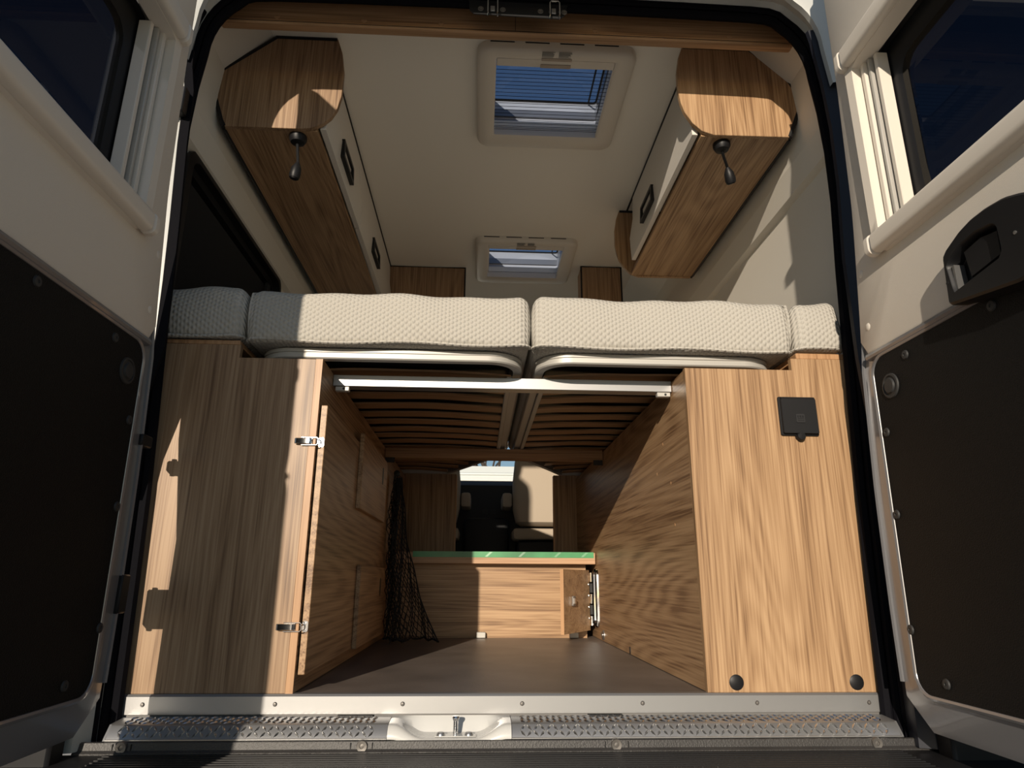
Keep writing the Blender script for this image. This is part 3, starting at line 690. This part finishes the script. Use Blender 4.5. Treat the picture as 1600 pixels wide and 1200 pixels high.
# ================================================================== ROOF HATCHES
def hatch(x0, x1, y0, y1, label, lines):
    """x0..y1 = inner clear opening at the underside of the frame."""
    t = thing('roof_hatch', ((x0+x1)/2, (y0+y1)/2, 1.785), label, 'roof hatch')
    oo = rrect(x0-.061, x1+.066, y0-.039, y1+.078, .045, 6); om = inset(oo, .012); ii = rrect(x0, x1, y0, y1, .006, 6)
    P = lambda L, z: [(x, y, z) for x, y in L]
    ie = rrect(x0-.012, x1+.012, y0-.012, y1+.012, .010, 6)
    fr = obj('frame', MB().loft([P(oo, 1.8205), P(oo, 1.800), P(inset(oo, .003), 1.792), P(om, 1.786), P(ie, 1.7845), P(ii, 1.789), P(ii, 1.822)]), PLAST, t)
    for k in range(4):
        xa = x0-.02+k*.108
        obj('vent_slot', B(xa, xa+.075, y0-.0400, y0-.0385, 1.8125, 1.8165), BLACK, fr)
    sh = obj('shaft', MB().loft([P(ii, 1.818), P(inset(ii, -.008), 1.835), P(inset(ii, -.010), 1.945), P(inset(ii, -.006), 1.950), P(inset(ii, -.04), 1.951), P(inset(ii, -.05), 1.87)]), HATCHIN, t)
    obj('shaft_seal', MB().loft([P(inset(ii, .0), 1.822), P(inset(ii, -.007), 1.836), P(inset(ii, -.0065), 1.846), P(inset(ii, -.010), 1.848)]), BLACK, t)
    obj('rim_seal', MB().tube([(x, y, 1.947) for x, y in inset(ii, -.006)], .0035, 6, closed=True), BLACK, t)
    # domed clear lid
    rings = [P(inset(ii, -.045), 1.955)]
    for k in range(1, 6):
        q = k/6; rings.append([((x-(x0+x1)/2)*(1-q)*1.15+(x0+x1)/2, (y-(y0+y1)/2)*(1-q)*1.15+(y0+y1)/2, 1.955+.03*(1-(1-q)**2)) for x, y in ii])
    ml = MB().loft(rings, True); ml.f.append(tuple(len(ml.v)-len(ii)+q for q in range(len(ii)))); obj('lid', ml, GLASSR, t)
    bar = obj('blind_bar', B(x0+.001, x1-.001, y0+.0005, y0+.034, 1.788, 1.806, bev=.002), PLAST, t)
    xc = (x0+x1)/2
    obj('grab_strip', B(xc-.048, xc+.048, y0+.018, y0+.033, 1.7850, 1.7885, bev=.001), GRAB, bar)
    obj('grab_strip', B(xc-.047, xc+.048, y0-.011, y0+.0, 1.7820, 1.7850, bev=.001), GRAB, fr)
    # printed safety notice in two columns of tiny lines
    for cx in (xc-.026, xc+.026):
        for r in range(6):
            wv = random.uniform(.016, .022)
            obj('notice_line', B(cx-.021, cx-.021+wv*2, y0-.0268+.0038*r*1.0-.0055, y0-.0268+.0038*r-.0030, 1.7852, 1.7858) if False else B(cx-.021, cx-.021+wv*1.9, y0-.036+.0040*r+.0, y0-.036+.0040*r+.0026, 1.7846, 1.7856), STICK, fr)
    if lines:
        for k in range(lines):
            y = y0+.040+(y1-y0-.045)*k/lines
            obj('screen_cord', MB().tube([(x0+.001, y, 1.7965), (x1-.001, y+.001*math.sin(k), 1.7965)], .0009, 5), BLACK, t)
    obj('side_rail', B(x1-.003, x1-.0005, y0+.03, y1, 1.790, 1.806), PLAST, t)
    obj('stay_arm', MB().tube([(x1-.022, y0+.03, 1.944), (x1-.022, y1, 1.944)], .0035, 6), BLACK, t)
hatch(*H[0], 'rear roof hatch in the ceiling with dark screen lines across blue sky', 19)
hatch(*H[1], 'front roof hatch near the far cupboards, open to blue sky', 0)

# ================================================================== HEADER BOARD AND LATCH BRACKET
hb = thing('header_board', (0, .04, 1.69), 'brown wood header board across the top of the rear opening', 'header board')
obj('board', B(-.812, .806, .034, .050, 1.704, 1.815), WDARK, hb)
obj('board_joint', B(.0035, .0045, .0332, .0342, 1.704, 1.815), BLACK, hb)
obj('groove_shadow', B(-.812, .80, .0330, .0342, 1.7005, 1.7085), DASH, hb)  # black strip painting the shadow line between board and rail
obj('bottom_rail', MB().prism(rrect(.024, .052, 1.690, 1.7005, .005, 4), 'X', -.812, .800, bev=.004), WSTEP if False else WDARK, hb)
pc = MB().lathe([(.0001, -.0012), (.007, -.001), (.008, .0005)], (0, 0, 0), 'Y', 14).mesh('cover_cap'); pc.materials.append(WDARK)
for x in (-.66, -.42, -.205, .23, .62):
    o = obj('cover_cap', None, None, hb, me=pc); o.location = Vector((x, .034, 1.722))
lb = thing('latch_bracket', (0, -.055, 1.68), 'black bracket with two wire striker loops above the rear opening', 'bracket')
obj('plate', MB().prism([(-.127, 1.742), (-.124, 1.706), (-.112, 1.695), (.120, 1.690), (.134, 1.700), (.144, 1.738)], 'Y', -.034, -.0300, bev=.001), BLACK, lb)
for x, zt in ((-.0615, 1.748), (.105, 1.720)):
    obj('striker_loop', MB().tube([(x-.013, -.034, 1.712), (x-.0135, -.056, 1.668), (x-.013, -.062, 1.674), (x-.013, -.062, zt-.006), (x-.009, -.062, zt), (x+.009, -.062, zt), (x+.013, -.062, zt-.006), (x+.013, -.062, 1.674), (x+.0135, -.056, 1.668), (x+.013, -.034, 1.712)], .0020, 8), CHROME, lb)
    obj('lock_block', B(x-.006, x+.006, -.039, -.0345, 1.702, 1.720, bev=.001), STEEL, lb)
bs = MB().lathe([(.0001, -.004), (.005, -.0035), (.0055, -.001), (.008, -.0005), (.008, .001)], (0, 0, 0), 'Y', 12).mesh('bracket_bolt'); bs.materials.append(DARKB)
for x in (-.094, -.034, .069, .134):
    o = obj('bolt', None, None, lb, me=bs); o.location = Vector((x, -.0345, 1.712))

# ================================================================== REAR DOORS
def yh(z):
    T = [(-.06, -.105), (0, -.105), (.16, -.105), (.40, -.112), (.66, -.132), (.74, -.150), (1.02, -.188), (1.34, -.205), (1.75, -.212)]
    for (a, b_), (c_, d_) in zip(T, T[1:]):
        if z <= c_: return b_+(d_-b_)*max(0, (z-a))/(c_-a)
    return T[-1][1]
def door(s, name, label, handle):
    D = sthing(name, (s*.755, -.15, -.04), label)
    X0 = .755
    def P(L, d): return [(s*(X0+d), y, z) for y, z in L]
    c0 = (-.53, 1.13); NP = 96
    # sheet-metal shell: outline with a rounded lower hinge corner
    out = []
    for k in range(13):
        a = math.radians(-90+90*k/12); out.append((yh(0)-.075+.075*math.cos(a), .038+.078*math.sin(a)))
    zz = .06
    while zz < 1.75: out.append((yh(zz), zz)); zz += .06
    out += [(-.235, 1.782), (-.30, 1.800), (-.42, 1.812), (-.88, 1.814), (-.925, 1.77), (-.925, .02), (-.88, -.04), (-.5, -.041)]
    win = rrect(-.80, -.258, .872, 1.388, .045, 6)
    cW = (-.53, 1.13)
    o1 = polar(out, cW, NP); w1 = polar(win, cW, NP); oi = polar(inset(out, .012), cW, NP)
    def cham(L, d0, k):   # outer skin pulled back near the hinge edge
        def m_(z): return max(0, min(1, (z-.35)/.25, (1.5-z)/.15))
        return [(s*(X0+d0+(.021*m_(z) if k < .1 else 0)), y-(k*(1-m_(z)*(1 if k < .1 else .4)) if y > -.35 else 0), z) for y, z in L]
    wo = polar(inset(win, .015), cW, NP)
    obj('metal_shell', MB().loft([P(w1, .004), P(oi, .004), P(o1, .007), cham(o1, .022, .06), cham(o1, .055, .19), P(wo, .055), P(wo, .03)]), PAINT, D)
    # beige upper lining with the window cut out
    up_o = [(yh(z)-.004, z) for z in [.692+.0001]+[.74+.05*k for k in range(21)]]+[(-.90, 1.76), (-.90, .692)]
    u1 = polar(up_o, cW, NP); w2 = polar(rrect(-.785, -.272, .886, 1.374, .04, 6), cW, NP)
    obj('upper_lining', MB().loft([P(u1, .0035), P(u1, -.0025), P(inset(u1, .003), -.004), P(w2, -.004), P(w2, .03)]), BEIGE, D)
    # window: frame, cassettes, guide rails, sash and pane
    wf = obj('window_frame', MB().loft([P(w1, -.004), P(inset(w1, .003), -.014), P(inset(w1, .008), -.017), P(polar(rrect(-.764, -.287, .915, 1.335, .012, 4), cW, NP), -.014), P(polar(rrect(-.764, -.287, .915, 1.335, .012, 4), cW, NP), .022)]), PLAST, D)
    for (z0, z1, nm) in ((.874, .918, 'lower_blind_cassette'), (1.336, 1.386, 'upper_blind_cassette')):
        lp = rrect(-.034, -.004, z0, z1, .012, 4)
        bar = obj(nm, MB().prism([(s*(X0+d), z) for d, z in lp], 'Y', -.80, -.281, bev=.003), PLAST, wf)
        obj('end_cap', MB().prism([(s*(X0+d), z) for d, z in inset(lp, -.0008)], 'Y', -.2808, -.257, bev=.006), PLAST, bar)
    for (ya, yb, da, db, mt) in ((-.303, -.291, .004, .028, PLAST), (-.316, -.308, .010, .034, ALUC), (-.334, -.322, .016, .042, PLAST)):
        obj('guide_rail', B(min(s*(X0+da), s*(X0+db)), max(s*(X0+da), s*(X0+db)), ya, yb, .922, 1.334, bev=.0015), mt, wf)
    s0 = polar(rrect(-.775, -.300, .905, 1.350, .05, 6), cW, NP); s1 = polar(rrect(-.735, -.346, .948, 1.306, .045, 6), cW, NP); s2 = polar(rrect(-.722, -.360, .962, 1.292, .04, 6), cW, NP)
    sash = obj('sash', MB().loft([P(s0, .034), P(s0, .046), P(s1, .046), P(s2, .056), P(s2, .062), P(s0, .062)]), BLACK, wf)
    obj('pane', MB().loft([P(polar(rrect(-.76, -.32, .925, 1.33, .05, 6), cW, NP), .050), P(polar(rrect(-.70, -.38, .985, 1.27, .05, 6), cW, NP), .053)], True).add(P(polar(rrect(-.70, -.38, .985, 1.27, .05, 6), cW, NP), .053), [tuple(range(NP))]), GLASSD, wf)
    # metal rail between the two linings
    obj('middle_rail', MB().prism([(s*(X0+.003), .677), (s*(X0-.006), .679), (s*(X0-.008), .684), (s*(X0-.006), .690), (s*(X0+.003), .692)], 'Y', -.90, -.165, bev=0), PAINT, D)
    # black lower panel in a raised bead
    lo_ = rrect(-.90, -.158, .026, .673, .035, 6)
    lo_ = [(y+(yh(z)+.112)*.5*(1 if y > -.4 else 0)+(.0 if y < -.4 else -.012), z) for y, z in lo_]
    obj('lower_panel', MB().prism([(y, z) for y, z in lo_], 'X', s*(X0+.003), s*(X0-.003)), BLACKP, D)
    obj('panel_bead', MB().tube([(s*(X0-.0005), y, z) for y, z in inset(lo_, -.004)], .0055, 8, closed=True), PAINT, D)
    obj('edge_bead', MB().tube([(s*(X0+.003), y-.004, z) for y, z in out[12:40]], .0045, 6), PAINT, D)
    scm = MB().lathe([(.0001, -.0015), (.0025, -.0015), (.003, -.003), (.008, -.0025), (.0095, 0), (.0095, .001)], (0, 0, 0), 'X', 16, flip=s).mesh('panel_screw'); scm.materials.append(DARKST)
    for (y, z) in ((-.516, .656), (-.288, .650), (-.192, .516), (-.183, .352), (-.170, .137), (-.248, .052), (-.50, .052), (-.75, .052), (-.75, .656)):
        o = obj('panel_screw', None, None, D, me=scm); o.location = Vector((s*(X0-.0032), y, z))
    ucm = MB().lathe([(.0001, -.0016), (.006, -.0015), (.0085, 0), (.0085, .001)], (0, 0, 0), 'X', 16, flip=s).mesh('lining_cap'); ucm.materials.append(BEIGE)
    for (y, z) in ((-.186, .748), (-.190, .87)):
        o = obj('lining_cap', None, None, D, me=ucm); o.location = Vector((s*(X0-.0042), y, z))
    cap = obj('drain_cap', MB().lathe([(.0001, -.006), (.014, -.0055), (.016, -.002), (.020, -.0015), (.021, -.0035), (.025, -.003), (.026, 0)], (s*(X0-.003), -.229, .604), 'X', 24, flip=s), DARKST, D)
    for zc, hh in ((.194, .036), (.492, .012), (1.325, .036)):
        xa, xb = (.752, .80) if s < 0 else (.80, .84)
        if zc > 1: xa, xb = xa+.045, xb+.035
        hg = obj('door_hinge', B(min(s*xa, s*xb), max(s*xa, s*xb), yh(zc)-.01 if zc < 1 else -.112, -.085, zc-hh, zc+hh, bev=.003), BLACK, D)
        obj('hinge_pin', MB().tube([(s*(xb-.012), -.10, zc-hh-.006), (s*(xb-.012), -.10, zc+hh+.006)], .006, 10), DARKST, hg)
    if handle:
        ho = [(-.470, .764), (-.464, .677), (-.61, .6535), (-.70, .652), (-.712, .70), (-.690, .755), (-.651, .780), (-.615, .793), (-.578, .797), (-.545, .796), (-.518, .790), (-.497, .781), (-.481, .774)]
        hr = [(-.480, .745), (-.486, .696), (-.585, .707), (-.592, .715), (-.592, .755), (-.586, .763), (-.55, .768), (-.515, .764), (-.49, .753)]
        ch = (-.54, .73); h1 = polar(ho, ch, 72); r1 = polar(hr, ch, 72)
        hd = obj('door_handle', MB().loft([P(h1, -.003), P(h1, -.032), P(inset(h1, .004), -.036), P(inset(r1, -.003), -.036), P(r1, -.032), P(r1, -.008)]), BLACK, D)
        obj('pocket_back', MB().prism(inset(hr, .0005), 'X', s*(X0-.007), s*(X0-.004)), DASH, hd)
        obj('grip_lever', MB().loft([P([(-.505, .758), (-.512, .702), (-.586, .712), (-.588, .757), (-.55, .764)], -.012), P([(-.511, .754), (-.517, .707), (-.582, .715), (-.584, .753), (-.55, .760)], -.027)], True, cap=True), BLACK, hd)
        obj('inner_catch', B(X0-.031, X0-.012, -.4885, -.4835, .698, .742), STEEL, hd)
        obj('handle_screw', MB().lathe([(.0001, -.0015), (.003, -.001), (.003, .001)], (X0-.036, -.625, .727), 'X', 10), STEEL, hd)
        obj('handle_hole', MB().lathe([(.0001, -.0006), (.0032, -.0005), (.0032, .001)], (X0-.0362, -.4735, .715), 'X', 10), DASH, hd)
    D.scale = (.982,)*3; D.location = (s*.742, -.1735, -.0355)   # doors a touch smaller than first drawn
    return D
door(-1, 'door_1', 'open rear door in shade on the left with beige lining, dark window and black lower panel', False)
door(1, 'door_2', 'open rear door catching sun on the right with black pull handle and dark window', True)

# ================================================================== DRIVING CAB BEYOND
def seat(x0, x1, label):
    t = thing('cab_seat', ((x0+x1)/2, 2.95, -.26), label, 'seat')
    fz = lambda z: .225+(z-.225)*1.061
    def ring(z, y0, y1, a, b_, r):
        return [(x, y+.24, fz(z)) for x, y in rrect(a, b_, y0, y1, r, 5)]
    rings = []
    for (z, yb, yf, ins) in ((.535, 2.59, 2.70, .05), (.555, 2.56, 2.73, .02), (.64, 2.565, 2.74, .0), (.80, 2.60, 2.76, .0), (.94, 2.64, 2.77, .015), (1.02, 2.665, 2.77, .045), (1.05, 2.68, 2.755, .08)):
        rings.append(ring(z, yb, yf, x0+ins, x1-ins, .045))
    obj('backrest', MB().loft(rings, True, cap=True), SEATM, t)
    obj('headrest', B((x0+x1)/2-.12, (x0+x1)/2+.12, 2.92, 3.02, 1.15, 1.33, bev=.035, seg=3), SEATM, t)
    for dx in (-.05, .05): obj('headrest_post', MB().tube([((x0+x1)/2+dx, 2.96, 1.09), ((x0+x1)/2+dx, 2.96, 1.16)], .006, 8), CHROME, t)
    obj('cushion', B(x0, x1, 2.815, 3.17, .466, .538, bev=.02, seg=2), SEATM, t)
    obj('base', B(x0+.03, x1-.03, 2.84, 3.15, -.26, .46, bev=.01), DASH, t)
    xa = x1+.005 if x0 < 0 else x0-.070
    obj('armrest', B(xa, xa+.065, 2.86, 3.14, .671, .766, bev=.018, seg=2), SEATM, t)
seat(-.74, -.197, 'beige cab seat mostly hidden behind the left upright board')
seat(.148, .70, 'beige cab seat back with a sunlit patch, seen through the gap')
dbd = thing('dashboard', (0, 3.4, -.2), 'black dashboard between the cab seats', 'dashboard')
obj('main_body', MB().prism([(3.25, -.25), (3.20, .55), (3.22, .86), (3.32, .905), (3.75, .87), (3.93, .80), (3.93, -.25)], 'X', -.90, .90, bev=.01), DASH, dbd)
obj('centre_console', B(-.17, .13, 3.02, 3.26, -.25, .62, bev=.03, seg=2), DASH, dbd)
for x in (-.03, .03): obj('vent', B(x-.02, x+.02, 3.195, 3.2, .66, .69), DARKST, dbd)
struct('wall_front', MB().box(-.95, -.80, 2.9, 3.0, -.3, 1.85).box(.80, .95, 2.9, 3.0, -.3, 1.85).box(-.95, .95, 2.9, 4.0, 1.72, 1.80).box(-.97, -.93, 3.0, 4.0, -.3, .86).box(.93, .97, 3.0, 4.0, -.3, .86).box(-.95, .95, 3.94, 3.98, -.3, .80), CREAM, 'cab shell around windscreen and side windows')
ws = sthing('window_2', (0, 3.95, .8), 'windscreen of the cab')
obj('pane', MB().add([(-.92, 3.96, .80), (.92, 3.96, .80), (.80, 3.55, 1.73), (-.80, 3.55, 1.73)], [(0, 1, 2, 3)]), GLASSC, ws)
for s in (-1, 1): obj('pillar', MB().tube([(s*.93, 3.97, .79), (s*.83, 3.55, 1.75)], .035, 8), DASH, ws)
# outside, in front of the windscreen: a white parked car and a bare tree
pc_ = thing('parked_car', (0, 6.6, -.66), 'white parked car seen through the windscreen', 'car')
obj('body', MB().prism([(6.0, -.35), (5.96, .40), (5.98, 1.10), (6.00, 1.24), (6.00, 1.30), (6.03, 1.36), (6.04, 1.375), (6.10, 1.47), (6.3, 1.50), (7.6, 1.50), (8.0, .9), (8.05, -.35)], 'X', -2.2, 2.0, bev=.03), CARW, pc_)
obj('crease', MB().tube([(-2.17, 6.025, 1.365), (1.97, 6.025, 1.372)], .018, 6), CARW, pc_)
obj('rubbing_strip', B(-2.15, 1.95, 5.965, 6.10, 1.245, 1.285, bev=.008), TAN, pc_)
for x in (-1.4, 1.2):
    for y in (6.3, 7.6): obj('wheel', MB().lathe([(.0001, -.1), (.30, -.1), (.32, -.06), (.32, .06), (.30, .1), (.0001, .1)], (x, y, -.34), 'X', 20), RUBBER, pc_)
tr = thing('bare_tree', (.4, 13, -.66), 'leafless winter tree beyond the parked car', 'tree')
mbk = MB(); mlf = MB()
def grow(p, d, L_, r, n):
    q = p+d*L_; mbk.tube([p, p.lerp(q, .5)+Vector((random.uniform(-.04, .04), 0, .02)), q], [r, r*.85, r*.7], 5)
    if n == 0: return
    for k in range(3 if n > 1 else 4):
        dd = (d+Vector((random.uniform(-.8, .8), random.uniform(-.6, .6), random.uniform(-.15, .55)))).normalized(); grow(q, dd, L_*random.uniform(.62, .85), r*.6, n-1)
grow(Vector((.4, 13, -.66)), Vector((0, 0, 1)), 1.5, .11, 5)
obj('branches', mbk, BARK, tr)

# repeats carry a group
GR = {'storage_cabinet': 'storage boxes beside the garage', 'mattress_section': 'mattress sections on the bed', 'slatted_bed_base': 'slatted bases under the mattresses', 'roof_hatch': 'roof hatches in the ceiling',
      'reading_lamp': 'reading lamps below the overhead lockers', 'toggle_latch': 'toggle latches on the left panel', 'tread_plate': 'tread plates on the sill', 'floor_bracket': 'brackets at the foot of the step',
      'cross_beam': 'cross beams under the bed', 'bench_panel': 'upright boards beside the gap to the cab', 'tall_cupboard': 'cupboards beyond the bed', 'overhead_cabinet': 'overhead lockers', 'cab_seat': 'seats in the cab', 'sill_clip': 'clips under the sill strip'}
for o in bpy.data.objects:
    if o.parent is None and o.name.split('.')[0] in GR: o['group'] = GR[o.name.split('.')[0]]
